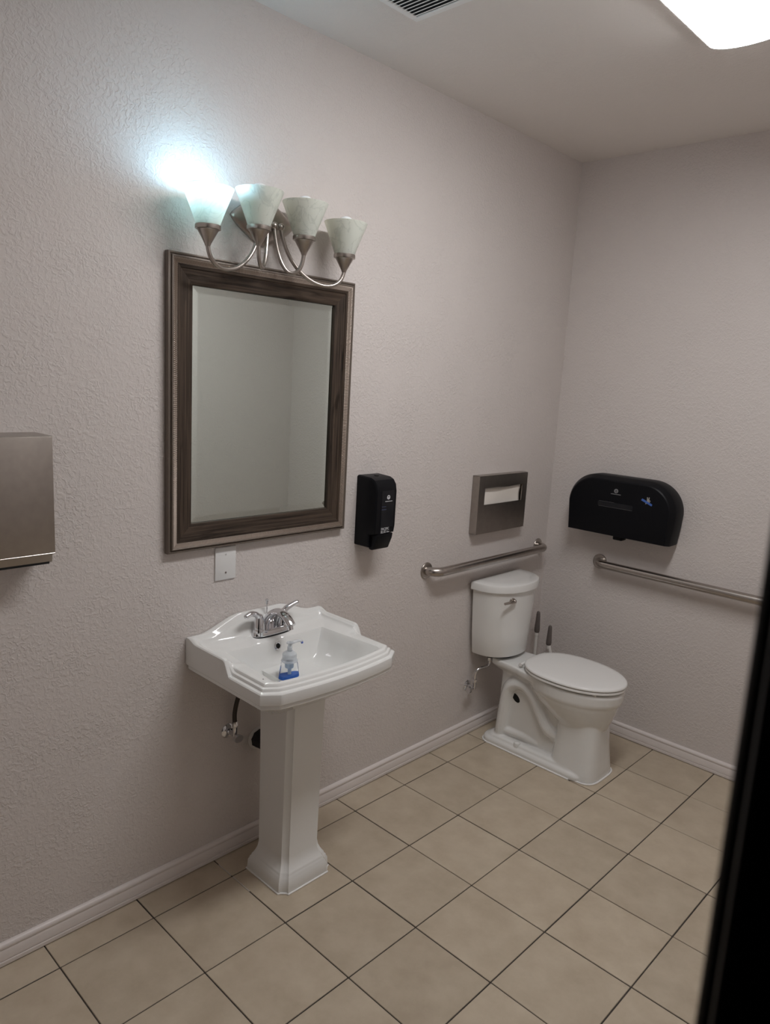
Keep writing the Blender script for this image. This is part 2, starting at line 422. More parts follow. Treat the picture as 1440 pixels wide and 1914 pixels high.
# ================================================================== AIR VENT
vx0, vx1, vy0, vy1 = 0.320, 0.640, -1.945, -1.628
av = thing('ceiling_vent', 'square white louvred air vent set in the ceiling', 'air vent', ((vx0 + vx1) / 2, (vy0 + vy1) / 2, H))
fr = 0.022
obj('vent_frame', join(box(vx0, vx1, vy1 - fr, vy1, H - 0.008, H, 0.003, 1), box(vx0, vx1, vy0, vy0 + fr, H - 0.008, H, 0.003, 1),
                       box(vx0, vx0 + fr, vy0 + fr, vy1 - fr, H - 0.008, H, 0.003, 1), box(vx1 - fr, vx1, vy0 + fr, vy1 - fr, H - 0.008, H, 0.003, 1)), M_fixw, av)
obj('duct_shade', box(vx0 + 0.01, vx1 - 0.01, vy0 + 0.01, vy1 - 0.01, H - 0.0015, H - 0.0005), M_ventd, av, ang=0)  # thin dark sheet painted in for the shade between the slats
slat = None; ns = 17
for k in range(ns):
    yk = vy0 + fr + (vy1 - vy0 - 2 * fr) * (k + 0.5) / ns
    if slat is None:
        g = loft([[(x, yk + 0.0050, H - 0.0020), (x, yk + 0.0060, H - 0.0032), (x, yk - 0.0052, H - 0.0088), (x, yk - 0.0064, H - 0.0076)] for x in (vx0 + fr - 0.002, vx1 - fr + 0.002)])
        slat = obj('slat', g, M_fixw, av, ang=0); y0s = yk
    else:
        o = slat.copy(); COL.objects.link(o); o.parent = av; o.location = (0, yk - y0s, 0)

# ================================================================== MIRROR
MY0, MY1, MZ0, MZ1 = -2.331, -1.562, 1.190, 2.122
FWD = 0.089
mi = thing('wall_mirror', 'rectangular mirror in a dark wood frame with ribbed champagne edge', 'mirror', (0, (MY0 + MY1) / 2, MZ0))
def mrect(s, x): return [(x, MY0 + s, MZ0 + s), (x, MY1 - s, MZ0 + s), (x, MY1 - s, MZ1 - s), (x, MY0 + s, MZ1 - s)]
obj('frame_edge', loft([mrect(s, x) for s, x in ((0.001, 0.001), (0, 0.004), (0, 0.020), (0.0012, 0.023), (0.004, 0.0245), (0.0065, 0.0235), (0.008, 0.0205), (0.010, 0.021), (0.0115, 0.0275), (0.0145, 0.0285), (0.017, 0.0265), (0.0175, 0.010))], False, False), M_bronze, mi, ang=40)
# ribbed cove: fine cross ribs swept along the four sides with mitred ends
def rib_strip(side):
    V, F = [], []
    prof = [(0.0165, 0.0270), (0.0205, 0.0255), (0.0245, 0.0232), (0.0290, 0.0215), (0.0325, 0.0215)]
    L = (MY1 - MY0) if side in (0, 2) else (MZ1 - MZ0)
    n = int(L / 0.0062) * 4; m = len(prof)
    for i in range(n + 1):
        t = i / n; ph = 0.5 - 0.5 * math.cos(2 * PI * (i % 4) / 4)
        for j, (s, x) in enumerate(prof):
            a = s + (L - 2 * s) * t
            xx = x + 0.0030 * ph * (0.35 if j in (0, m - 1) else 1)
            V.append({0: (xx, MY0 + a, MZ0 + s), 1: (xx, MY1 - s, MZ0 + a), 2: (xx, MY1 - a, MZ1 - s), 3: (xx, MY0 + s, MZ1 - a)}[side])
    for i in range(n):
        for j in range(m - 1):
            a = i * m + j; F.append((a, a + 1, a + m + 1, a + m))
    return V, F
obj('ribbed_moulding', join(*[rib_strip(k) for k in range(4)]), M_silver, mi, ang=0, kind='stuff', label='finely ribbed champagne moulding')
# four mitred wooden rails
wp = [(0.0315, 0.012), (0.0318, 0.0222), (0.0335, 0.0232), (0.0425, 0.0218), (0.0432, 0.0195), (0.0450, 0.0190), (0.070, 0.0165), (FWD - 0.003, 0.0145), (FWD, 0.0130), (FWD, 0.004)]
for side in range(4):
    V = [[], []]
    for e in (0, 1):
        for s, x in wp:
            V[e].append({0: (x, (MY0 + s) if e == 0 else (MY1 - s), MZ0 + s), 1: (x, MY1 - s, (MZ0 + s) if e == 0 else (MZ1 - s)),
                         2: (x, (MY1 - s) if e == 0 else (MY0 + s), MZ1 - s), 3: (x, MY0 + s, (MZ1 - s) if e == 0 else (MZ0 + s))}[side])
    obj('wood_rail', loft(V), M_woodH if side in (0, 2) else M_woodV, mi, ang=25)
obj('backing_board', box(0.0005, 0.0035, MY0 + 0.004, MY1 - 0.004, MZ0 + 0.004, MZ1 - 0.004), M_black2, mi, ang=0)
obj('mirror_glass', loft([mrect(FWD - 0.004, 0.0040), mrect(FWD - 0.004, 0.0052), mrect(FWD + 0.022, 0.0070)], False, True), M_mirror, mi, ang=0, label='silvered glass with a wide bevelled border')

# ================================================================== VANITY LIGHT
VY, VX, VZ = -1.977, 0.110, 2.266
vl = thing('vanity_light', 'brushed nickel four-arm vanity light with alabaster glass cups above the mirror', 'wall light', (0, VY, VZ))
dia = []
for k in range(48):
    a = 2 * PI * k / 48; ca, sa = math.cos(a), math.sin(a); n_ = 1.25
    rr = (abs(ca) ** n_ + abs(sa) ** n_) ** (-1 / n_); dia.append((rr * ca, rr * sa))
def dring(s, x): return [(x, VY + 0.127 * s * p, VZ + 0.078 * s * q) for p, q in dia]
obj('back_plate', loft([dring(s, x) for s, x in ((1, 0.0005), (1, 0.006), (0.985, 0.010), (0.93, 0.0145), (0.75, 0.021), (0.5, 0.026), (0.2, 0.0285))]), M_nickel, vl, ang=50)
hub = obj('hub', join(tube([(0.02, VY, VZ - 0.018), (0.045, VY, VZ - 0.018)], 0.014, 16), tube([(0.046, VY - 0.052, VZ - 0.018), (0.046, VY + 0.052, VZ - 0.018)], 0.0065, 12)), M_nickel, vl)
for k in range(4):
    sy = VY + (k - 1.5) * 0.183
    outer = k in (0, 3)
    zc = 2.193 if outer else 2.222
    by = VY + (k - 1.5) * 0.027
    sgn = -1 if k < 2 else 1
    obj('ball_finial', ball((0.050, by, VZ - 0.014), 0.0122), M_nickel, vl)
    tip = zc - 0.052
    A = Vector((0.050, by, VZ - 0.016)); D = Vector((VX, sy, tip + 0.004))
    if outer: B, C = Vector((0.060, by + sgn * 0.030, 2.066)), Vector((VX, sy - sgn * 0.004, 2.040))
    else: B, C = Vector((0.062, by + sgn * 0.010, 2.068)), Vector((VX, sy - sgn * 0.002, 2.078))
    P = [A * (1 - t) ** 3 + B * 3 * t * (1 - t) ** 2 + C * 3 * t * t * (1 - t) + D * t ** 3 for t in [q / 40 for q in range(41)]]
    arm = obj('arm', tube(P, 0.0066, 12), M_nickel, vl)
    cup = obj('cup', lathe([(0.007, -0.056), (0.0085, -0.052), (0.0095, -0.049), (0.031, -0.011), (0.0335, -0.0095), (0.0345, -0.0090), (0.0372, -0.0085), (0.0378, -0.007), (0.0378, 0.003), (0.0365, 0.0042), (0.0335, 0.0042), (0.031, 0.002), (0.028, -0.005)], (VX, sy, zc), n=40), M_nickel, vl, ang=40)
    sh = obj('glass_shade', lathe([(0.004, -0.001), (0.0325, -0.002), (0.0345, 0.003), (0.050, 0.045), (0.0745, 0.106), (0.0750, 0.1085), (0.0725, 0.1085), (0.0480, 0.046), (0.0310, 0.006), (0.004, 0.004)], (VX, sy, zc), n=56),
             M_alab, vl, ang=50, label='frosted alabaster glass cup' + (' glowing from its lit bulb' if k == 0 else ''))
    bz = zc + 0.099
    globe = [(0.0262, -0.0165)] + [(0.031 * math.cos(a), 0.031 * math.sin(a)) for a in [math.radians(-26 + 11.6 * i) for i in range(10)]] + [(0.0005, 0.031)]
    bb = obj('light_bulb', lathe(globe, (VX, sy, bz), n=28), M_bulb_on if k == 0 else M_bulb, vl, ang=60, label='lit bulb' if k == 0 else 'unlit white bulb')
    obj('bulb_base', lathe([(0.013, -0.088), (0.0135, -0.055), (0.016, -0.046), (0.0262, -0.0170), (0.002, -0.0168)], (VX, sy, bz), n=28), M_bulb, bb, ang=50)

# ================================================================== SOAP DISPENSER (wall)
sy0, sy1 = -1.482, -1.363
sd = thing('soap_dispenser', 'black plastic soap dispenser mounted on the wall beside the mirror', 'soap dispenser', (0, (sy0 + sy1) / 2, 1.11))
prof = [(0.0, 1.112), (0.078, 1.113), (0.078, 1.165), (0.108, 1.172), (0.1125, 1.20), (0.1135, 1.34), (0.108, 1.368), (0.094, 1.386), (0.074, 1.394), (0.006, 1.398), (0.0, 1.396)]
sc_ = (sy0 + sy1) / 2; hw = (sy1 - sy0) / 2
rings = []
for f, ins in ((-1, 0.010), (-0.97, 0.004), (-0.90, 0.0), (0.90, 0.0), (0.97, 0.004), (1, 0.010)):
    cx_, cz_ = 0.05, 1.255
    rings.append([(max(0.0, x - ins * (1 if x > 0.05 else 0)), sc_ + hw * f, z - ins * (1 if z > cz_ else -1) * (1 if x > 0.0 else 0.6)) for x, z in prof])
body = obj('body', loft(rings), M_black, sd, ang=28)
obj('push_lever', prism([(0.070, 1.115), (0.074, 1.166), (0.1105, 1.170), (0.108, 1.150), (0.090, 1.106), (0.083, 1.101), (0.066, 1.104)], 'y', sy0 + 0.016, sy1 - 0.010, 0.004, 2), M_black, sd)
win = obj('sight_window', box(0.1105, 0.1145, sc_ - 0.030, sc_ + 0.043, 1.196, 1.345, 0.001, 1), M_blackg, sd)
obj('key_slot', box(0.040, 0.054, sc_ - 0.006, sc_ + 0.008, 1.3955, 1.3975), M_hole, sd, ang=0)
def on_x(x, y, z): return Matrix(((0, 0, 1, x), (1, 0, 0, y), (0, 1, 0, z), (0, 0, 0, 1)))
obj('round_logo', join(lathe([(0.0048, 0), (0.0048, 0.0006), (0.0086, 0.0006), (0.0086, 0)], (0.1145, sc_ + 0.008, 1.318), 'x', 24, True), box(0.1145, 0.1151, sc_ + 0.005, sc_ + 0.011, 1.3155, 1.3185),
                       box(0.1145, 0.1151, sc_ - 0.010, sc_ + 0.030, 1.3010, 1.3030)), M_white, sd, ang=0)
obj('inner_bag', join(box(0.1146, 0.1148, sc_ - 0.028, sc_ - 0.002, 1.268, 1.272), box(0.1146, 0.1148, sc_ - 0.028, sc_ - 0.004, 1.280, 1.283)), mat('dim_blue_bag', (0.03, 0.04, 0.08), 0.3), sd, ang=0)
text('lettering', 'PACIFIC', 0.0150, on_x(0.1136, sc_ - 0.002, 1.1905), M_white, sd, sx=0.86)
text('lettering', 'BLUE', 0.0150, on_x(0.1132, sc_ - 0.011, 1.1785), M_white, sd, sx=0.86)
text('lettering', 'Ultra', 0.0100, on_x(0.1132, sc_ + 0.015, 1.1780), M_white, sd, sx=0.80)

# ================================================================== SEAT COVER DISPENSER
ty0, ty1, tz0, tz1, td = -0.716, -0.309, 1.068, 1.351, 0.042
sc2 = thing('seat_cover_dispenser', 'stainless steel toilet seat cover dispenser above the short grab bar', 'dispenser', (0, (ty0 + ty1) / 2, tz0))
wy0, wy1, wz0, wz1 = -0.668, -0.348, 1.209, 1.292
obj('case', join(box(0.0, td - 0.0015, ty0, ty0 + 0.0015, tz0, tz1), box(0.0, td - 0.0015, ty1 - 0.0015, ty1, tz0, tz1), box(0.0, td - 0.0015, ty0, ty1, tz1 - 0.0015, tz1), box(0.0, td - 0.0015, ty0, ty1, tz0, tz0 + 0.0015), box(0.0, 0.0012, ty0, ty1, tz0, tz1)), M_steel, sc2, ang=0)
obj('front_plate', join(box(td - 0.0015, td, ty0, ty1, wz1, tz1), box(td - 0.0015, td, ty0, ty1, tz0, wz0), box(td - 0.0015, td, ty0, wy0, wz0, wz1), box(td - 0.0015, td, wy1, ty1, wz0, wz1),
                        box(td - 0.006, td, wy0 - 0.0012, wy1 + 0.0012, wz0 - 0.0012, wz0), box(td - 0.006, td, wy1, wy1 + 0.0012, wz0, wz1)), M_steel, sc2, ang=0)
V, F = [], []
nn, mm2 = 26, 10
for i in range(nn + 1):
    for j in range(mm2 + 1):
        u, v = i / nn, j / mm2
        yy = ty0 + 0.02 + u * (ty1 - ty0 - 0.062); zz = tz0 + 0.03 + v * (wz1 - 0.004 - tz0 - 0.03)
        dx = 0.004 * math.sin(5 * u + 3 * v) + 0.003 * math.sin(11 * u * (1 - v) + 1.7)
        V.append((0.024 + dx + 0.004 * (1 - v), yy, zz + 0.004 * math.sin(7 * u)))
for i in range(nn):
    for j in range(mm2):
        a = i * (mm2 + 1) + j; F.append((a, a + 1, a + mm2 + 2, a + mm2 + 1))
pp = obj('paper_covers', (V, F), M_paper, sc2, ang=60); md = pp.modifiers.new('thickness', 'SOLIDIFY'); md.thickness = 0.012; md.offset = -1

# ================================================================== PAPER TOWEL DISPENSER
py1 = -2.715; py0 = py1 - 0.28; pz0, pz1 = 1.236, 1.585
ptd = thing('paper_towel_dispenser', 'brushed steel paper towel dispenser on the wall left of the mirror', 'dispenser', (0, (py0 + py1) / 2, pz0))
obj('cabinet', prism([(0, pz0 + 0.004), (0.084, pz0), (0.091, pz0 + 0.004), (0.095, pz0 + 0.026), (0.099, pz0 + 0.030), (0.099, pz1 - 0.006), (0, pz1)], 'y', py0 + 0.004, py1 - 0.004, 0.0015, 2), M_steel, ptd, ang=30)
dr2 = obj('front_door', join(box(0.099, 0.1025, py0, py1, pz0 + 0.0290, pz1 - 0.003, 0.0012, 2), box(0.004, 0.1025, py0, py1, pz1 - 0.003, pz1 - 0.001, 0.0008, 1)), M_steel, ptd)
obj('rolled_lip', tube([(0.1010, py0 + 0.002, pz0 + 0.0285), (0.1010, py1 - 0.001, pz0 + 0.0285)], 0.0022, 10), M_steel_b, ptd)
obj('lock', join(lathe([(0.011, 0), (0.011, 0.0015), (0.009, 0.0025), (0.007, 0.0025), (0.007, 0.001)], (0.1025, (py0 + py1) / 2 - 0.004, pz1 - 0.026), 'x', 24, True)), M_steel_b, dr2)
obj('paper_slot', box(0.02, 0.0905, py0 + 0.008, py1 - 0.012, pz0 - 0.0022, pz0 + 0.0050), M_hole, ptd, ang=0)

# ================================================================== BLANK WALL PLATE
wp_ = thing('wall_plate', 'blank white wall plate just under the mirror frame', 'wall plate', (0, -2.100, 1.065))
obj('plate', box(0.0, 0.0055, -2.142, -2.058, 1.066, 1.182, 0.0022, 2), M_wplate, wp_)
for z in (1.0915, 1.1565):
    sw = obj('screw', lathe([(0.0034, 0), (0.0034, 0.0008), (0.002, 0.0014), (0.0, 0.0015)], (0.0055, -2.100, z), 'x', 14), M_wplate if z > 1.1 else M_steel, wp_)
    obj('screw_slot', box(0.0066, 0.0071, -2.1006, -2.0994, z - 0.0028, z + 0.0028), M_hole, sw, ang=0)

# ================================================================== GRAB BARS
def grab_bar(name, label, wall, a, b, z, off=0.059, r=0.0208):
    def P(t, d, zz): return (d, t, zz) if wall == 'left' else (t, -d, zz)
    g = thing(name, label, 'grab bar', P((a + b) / 2, 0, z), 'stainless grab bars')
    R = 0.050; pts = [P(a, 0.004, z)]
    pts += [P(a + R - R * math.cos(t), off - R + R * math.sin(t), z) for t in [PI / 2 * i / 8 for i in range(9)]]
    pts += [P(a + R + (b - a - 2 * R) * i / 10, off, z) for i in range(1, 10)]
    pts += [P(b - R + R * math.sin(t), off - R + R * math.cos(t), z) for t in [PI / 2 * i / 8 for i in range(9)]]
    pts += [P(b, 0.004, z)]
    obj('rail', tube(pts, r, 20), M_steel_b, g, ang=50)
    for e in (a, b):
        prof_ = [(0.039, 0.0), (0.039, 0.003), (0.037, 0.0055), (0.030, 0.0068), (0.018, 0.0075)]
        if wall == 'left': gg = lathe(prof_, (0, e, z), 'x', 32)
        else: gg = lathe([(rr, -h) for rr, h in prof_], (e, 0, z), 'y', 32)
        obj('flange', gg, M_steel_b, g, ang=40)
    return g
grab_bar('grab_bar', 'short stainless grab bar on the wall above the toilet tank', 'left', -1.016, -0.086, 0.930)
grab_bar('grab_bar', 'long stainless grab bar beneath the black toilet paper dispenser', 'back', 0.333, 1.400, 0.899)

# ================================================================== TOILET PAPER DISPENSER
qx0, qx1, qz0, qz1, qd = 0.172, 0.740, 1.068, 1.366, 0.132
tp = thing('toilet_paper_dispenser', 'wide black jumbo twin-roll toilet paper dispenser with arched top', 'dispenser', ((qx0 + qx1) / 2, 0, qz0))
def tp_out(ins, y):
    R = 0.150; out = []
    x0, x1, z0, z1 = qx0 + ins, qx1 - ins, qz0 + ins * 0.2, qz1 - ins
    R -= ins
    out += [(x1 - 0.016 + ins * 0.4, y, z0), (x1 - 0.004, y, z0 + 0.09)]
    for i in range(15):
        a = PI / 2 * i / 14; out.append((x1 - R + R * math.cos(a), y, z1 - R + R * math.sin(a)))
    for i in range(15):
        a = PI / 2 + PI / 2 * i / 14; out.append((x0 + R + R * math.cos(a), y, z1 - R + R * math.sin(a)))
    out += [(x0 + 0.004, y, z0 + 0.09), (x0 + 0.016 - ins * 0.4, y, z0)]
    return out
obj('cover', loft([tp_out(s, -y) for s, y in ((0.012, 0.0005), (0.004, 0.004), (0.0, 0.02), (0.0, 0.095), (0.004, 0.104), (0.018, 0.128), (0.024, qd), (0.06, qd + 0.002))]), M_black, tp, ang=24)
obj('refill_window', prism(rrect(0.352, 0.540, 1.2145, 1.2385, 0.009, 5), 'y', -qd - 0.0015, -qd - 0.0042, 0.0008, 1), M_blackg, tp)
obj('window_rim', join(tube([(0.360, -qd - 0.0032, 1.2140), (0.536, -qd - 0.0032, 1.2140)], 0.0010, 6), tube([(0.360, -qd - 0.0032, 1.2390), (0.440, -qd - 0.0032, 1.2390)], 0.0006, 6)), mat('dim_clear_edge', (0.10, 0.10, 0.105), 0.2), tp, ang=0)
obj('round_logo', join(lathe([(0.0060, 0), (0.0060, -0.0008), (0.0105, -0.0008), (0.0105, 0)], (0.444, -qd - 0.0018, 1.298), 'y', 24, True), box(0.441, 0.447, -qd - 0.0026, -qd - 0.0016, 1.296, 1.300),
                       box(0.418, 0.470, -qd - 0.0024, -qd - 0.0016, 1.2805, 1.2830)), mat('dull_print', (0.26, 0.26, 0.27), 0.5), tp, ang=0)
obj('lock_tab', box(0.440, 0.490, -0.110, -0.060, qz0 - 0.018, qz0 + 0.01, 0.005, 2), M_black, tp)
obj('hinge_pin', lathe([(0.006, 0), (0.006, 0.002), (0.003, 0.002), (0.003, 0.0)], (qx1 - 0.0155, -0.055, qz0 + 0.022), 'x', 16), M_hole, tp)
# key taped to the cover
kx, kz, ky = 0.606, 1.267, -qd - 0.0020
kt = thing('taped_key', 'small key stuck on the black toilet paper dispenser', 'key', (kx, ky, kz))
ra = math.radians(-22)
def krot(x, z, y): return (kx + x * math.cos(ra) - z * math.sin(ra), y, kz + x * math.sin(ra) + z * math.cos(ra))
def kprism(pts, y0, y1): return loft([[krot(x, z, y) for x, z in pts] for y in (y0, y1)])
bow = [(0.004 + 0.0085 * math.cos(2 * PI * i / 16), 0.0095 + 0.0070 * math.sin(2 * PI * i / 16)) for i in range(16)]
obj('key_bow', join(kprism(bow, ky, ky - 0.0022)), M_key, kt, ang=0)
obj('key_hole', kprism([(0.0075 + 0.002 * math.cos(2 * PI * i / 10), 0.0115 + 0.002 * math.sin(2 * PI * i / 10)) for i in range(10)], ky - 0.0021, ky - 0.0026), M_hole, kt, ang=0)
obj('key_blade', join(kprism([(-0.004, 0.008), (-0.0115, 0.022), (-0.0075, 0.023), (0.001, 0.011)], ky, ky - 0.002), kprism([(0.000, 0.013), (-0.003, 0.026), (0.001, 0.0265), (0.004, 0.014)], ky, ky - 0.002),
                      kprism([(-0.004, 0.004), (0.003, 0.004), (0.000, -0.010), (-0.004, -0.010)], ky, ky - 0.002)), M_key, kt, ang=0)
obj('tape', kprism([(-0.029, -0.005), (0.029, -0.005), (0.0285, 0.0048), (-0.0285, 0.0055)], ky - 0.0020, ky - 0.0030), M_tape, kt, ang=0, label='strip of blue tape')

# ================================================================== PEDESTAL SINK
SC = -1.957
ps = thing('pedestal_sink', 'white porcelain pedestal sink standing under the mirror', 'sink', (0.22, SC, 0))
HW = 0.295
front = [(0.420, -HW), (0.456, -HW + 0.053)] + [(0.456 + 0.021 * (1 - (o / (HW - 0.053)) ** 2), o) for o in [-(HW - 0.053) + (2 * HW - 0.106) * i / 14 for i in range(1, 14)]] + [(0.456, HW - 0.053), (0.420, HW)]
outer = [(0.002, -HW)] + front + [(0.002, HW)]       # counter-clockwise in (x, y)
CX, CY = 0.245, 0.0
def edges(poly):
    E = []
    for i in range(len(poly)):
        (x0, y0), (x1, y1) = poly[i], poly[(i + 1) % len(poly)]
        L = math.hypot(x1 - x0, y1 - y0); nx, ny = (y1 - y0) / L, -(x1 - x0) / L
        E.append((nx, ny, nx * x0 + ny * y0))
    return E
EO = edges(outer)
def cast(E, a, ins):
    ux, uy = math.cos(a), math.sin(a); best = 9
    for nx, ny, c in E:
        dn = nx * ux + ny * uy
        if dn > 1e-6:
            d = ins(nx, ny) if callable(ins) else ins
            best = min(best, (c - d - nx * CX - ny * CY) / dn)
    return best
inner = [(0.118, -0.212), (0.300, -0.226), (0.395, -0.232), (0.430, -0.212), (0.446, -0.10), (0.450, 0.0), (0.446, 0.10), (0.430, 0.212), (0.395, 0.232), (0.300, 0.226), (0.118, 0.212)]
EI = edges(inner)
angs = sorted(set([round(2 * PI * k / 220, 6) for k in range(220)] + [round(math.atan2(y - CY, x - CX) % (2 * PI), 6) for x, y in outer]))
def raised(x): return 1 - sstep(0.222, 0.258, x)
def topz(x, o):       # crest height of shoulders and back splash
    side = 0.879
    if x < 0.06:
        o_ = abs(o); arch = 0.892 + 0.046 * sstep(0.255, 0.085, o_) if True else 0
        return side + (arch - side) * (1 - sstep(0.012, 0.06, x))
    return side
def ring(ins, zf, kr):
    """ins inset from the outline, zf plain rim height, kr code for the raised shoulder: (blend to deck, drop)"""
    R = []
    for a in angs:
        d0 = cast(EO, a, 0.0); px = CX + d0 * math.cos(a); po = CY + d0 * math.sin(a)
        ra_ = raised(px); tz = topz(px, po)
        back = 1 - sstep(0.006, 0.05, px)
        d = cast(EO, a, lambda nx, ny: ins * (1.55 if nx < -0.7 else 1.0))
        zr = (tz + kr[1]) * (1 - kr[0]) + 0.858 * kr[0] if kr is not None else zf
        z = zf + (zr - zf) * ra_
        R.append((CX + d * math.cos(a), SC + CY + d * math.sin(a), z))
    return R
def iring(s, z, jitter=0):
    R = []
    for a in angs:
        d = cast(EI, a, 0.0)
        if s < 1:
            rr = 0.06; d2 = d * s; d = d2
        R.append((CX + d * math.cos(a) + (1 - s) * 0.015, SC + CY + d * math.sin(a), z))
    return R
rings = [ring(0.150, 0.700, None), ring(0.085, 0.722, None), ring(0.030, 0.764, None), ring(0.013, 0.7725, None), ring(0.008, 0.7745, None), ring(0.0045, 0.779, None), ring(0.0045, 0.7895, None), ring(0.0008, 0.7935, None), ring(0.0, 0.800, None),
         ring(0.0, 0.822, (0, -0.012)), ring(0.0010, 0.8265, (0, -0.004)), ring(0.0045, 0.8300, (0, -0.0008)), ring(0.0105, 0.8312, (0, 0.0)), ring(0.0130, 0.8325, (0, -0.0004)), ring(0.0145, 0.8372, (0.02, -0.0012)),
         ring(0.0165, 0.8405, (0.08, -0.002)), ring(0.0215, 0.8418, (0.20, -0.003)), ring(0.0240, 0.8432, (0.30, -0.003)), ring(0.0258, 0.8475, (0.45, -0.003)), ring(0.0285, 0.8510, (0.62, -0.003)), ring(0.0330, 0.8525, (0.80, -0.003)), ring(0.0400, 0.8530, (0.96, 0)), ]
# meet the bowl
def mixr(A, B, t, dz=0.0): return [tuple(A[i][k] * (1 - t) + B[i][k] * t + (dz if k == 2 else 0) for k in range(3)) for i in range(len(A))]
I0 = iring(1.0, 0.850)
rings += [mixr(rings[-1], I0, 0.55), I0]
for s, z in ((0.985, 0.8455), (0.965, 0.838), (0.92, 0.815), (0.86, 0.788), (0.78, 0.764), (0.66, 0.746), (0.50, 0.7355), (0.30, 0.731), (0.10, 0.728)):
    rr = iring(s, z)
    # round the corners progressively with depth
    t = max(0.0, min(1.0, (0.845 - z) / 0.10)) * 0.55
    out = []
    for i, a in enumerate(angs):
        ex, ey = 0.150 * s, 0.215 * s; de = 1 / math.sqrt((math.cos(a) / ex) ** 2 + (math.sin(a) / ey) ** 2)
        x, y, zz = rr[i]; cxs = CX + (1 - s) * 0.015
        d = math.hypot(x - cxs, y - SC); d = d * (1 - t) + min(d, de * 1.12) * t
        out.append((cxs + d * math.cos(a), SC + d * math.sin(a), zz))
    rings.append(out)
basin = obj('basin', loft(rings), M_porc, ps, ang=32)
obj('drain_flange', lathe([(0.010, 0.0), (0.0235, 0.0), (0.0235, 0.0015), (0.019, 0.003), (0.016, 0.0015), (0.010, 0.001)], (0.262, SC, 0.7285), n=24, ring=True), M_chrome, ps)
obj('drain_stopper', lathe([(0.0165, 0.0), (0.0165, 0.003), (0.010, 0.006), (0.001, 0.0065)], (0.262, SC, 0.7285), n=24), M_chrome, ps)
# overflow ring on the back slope of the bowl
ov = Matrix.Rotation(math.radians(72), 4, 'Y')
def tr(g, m): return [tuple(m @ Vector(p)) for p in g[0]], g[1]
ovm = Matrix.Translation((0.1295, SC - 0.003, 0.8290)) @ ov
o_ring = obj('overflow_ring', tr(lathe([(0.0095, -0.006), (0.0140, -0.006), (0.0140, 0.001), (0.0120, 0.0022), (0.0095, 0.001)], (0, 0, 0), n=28, ring=True), ovm), M_chrome, ps)
obj('overflow_hole', tr(lathe([(0.0098, -0.006), (0.0098, 0.0006), (0.0001, 0.0006)], (0, 0, 0), n=24), ovm), M_hole, o_ring)
# pedestal column with notched corners
def ped(x0, x1, hw_, n_, z):
    c = n_
    P = [(x0, -hw_), (x1 - c, -hw_), (x1 - c * 0.95, -hw_ + c * 0.35), (x1 - c * 0.35, -hw_ + c * 0.95), (x1, -hw_ + c), (x1, hw_ - c), (x1 - c * 0.35, hw_ - c * 0.95), (x1 - c * 0.95, hw_ - c * 0.35), (x1 - c, hw_), (x0, hw_)]
    return [(x, SC + y, z) for x, y in P]
prs = [ped(0.128, 0.336, 0.113, 0.024, 0.0), ped(0.128, 0.337, 0.114, 0.024, 0.004), ped(0.130, 0.335, 0.112, 0.024, 0.040), ped(0.133, 0.331, 0.108, 0.023, 0.046), ped(0.1335, 0.330, 0.107, 0.023, 0.052), ped(0.137, 0.325, 0.102, 0.022, 0.057), ped(0.138, 0.324, 0.101, 0.022, 0.063),
       ped(0.142, 0.320, 0.097, 0.021, 0.068), ped(0.146, 0.313, 0.091, 0.020, 0.078), ped(0.150, 0.307, 0.085, 0.0195, 0.092), ped(0.152, 0.303, 0.082, 0.019, 0.112), ped(0.150, 0.306, 0.083, 0.019, 0.40), ped(0.146, 0.312, 0.086, 0.019, 0.70), ped(0.146, 0.314, 0.087, 0.019, 0.765)]
obj('pedestal', loft(prs), M_porc, ps, ang=40)
cb = ped(0.126, 0.3385, 0.1155, 0.024, 0.0025)
obj('caulk_bead', tube([cb[k] for k in range(10)], 0.0032, 8, closed=True), M_caulk, ps, ang=0)

# faucet on the rear deck
FY, FX, FZ = -1.945, 0.068, 0.8585
fa = obj('faucet', loft([[(FX + (0.028 * s) * math.copysign(abs(math.cos(t)) ** 0.75, math.cos(t)), FY + (0.082 * s2) * math.copysign(abs(math.sin(t)) ** 0.62, math.sin(t)), FZ + z) for t in [2 * PI * k / 40 for k in range(40)]]
                        for s, s2, z in ((1.0, 1.0, -0.002), (1.0, 1.0, 0.003), (0.97, 0.99, 0.006), (0.88, 0.95, 0.016), (0.80, 0.92, 0.019), (0.55, 0.85, 0.021))]), M_chrome, ps, ang=40, label='chrome two-handle faucet')
for s in (-1, 1):
    hy = FY + s * 0.054
    hb = obj('handle', join(lathe([(0.0245, 0.004), (0.0235, 0.020), (0.0215, 0.027), (0.0228, 0.028), (0.0225, 0.030), (0.0195, 0.047), (0.0150, 0.066), (0.0105, 0.076), (0.004, 0.080), (0.0002, 0.0805)], (FX, hy, FZ), n=28),
                   tube(smooth_path([(FX, hy, FZ + 0.064), (FX + 0.002, hy + s * 0.012, FZ + 0.078), (FX + 0.006, hy + s * 0.034, FZ + 0.089), (FX + 0.009, hy + s * 0.050, FZ + 0.089 + (0.006 if s > 0 else 0)), (FX + 0.011, hy + s * (0.060 if s > 0 else 0.070), FZ + 0.082 + (0.014 if s > 0 else 0))], 6),
                        [0.0125] * 2 + [0.0110 - 0.0030 * i / 20 for i in range(21)] + [0.0065, 0.004], 14, flat=((1, 0, 0), 1.15))), M_chrome, fa, ang=50)
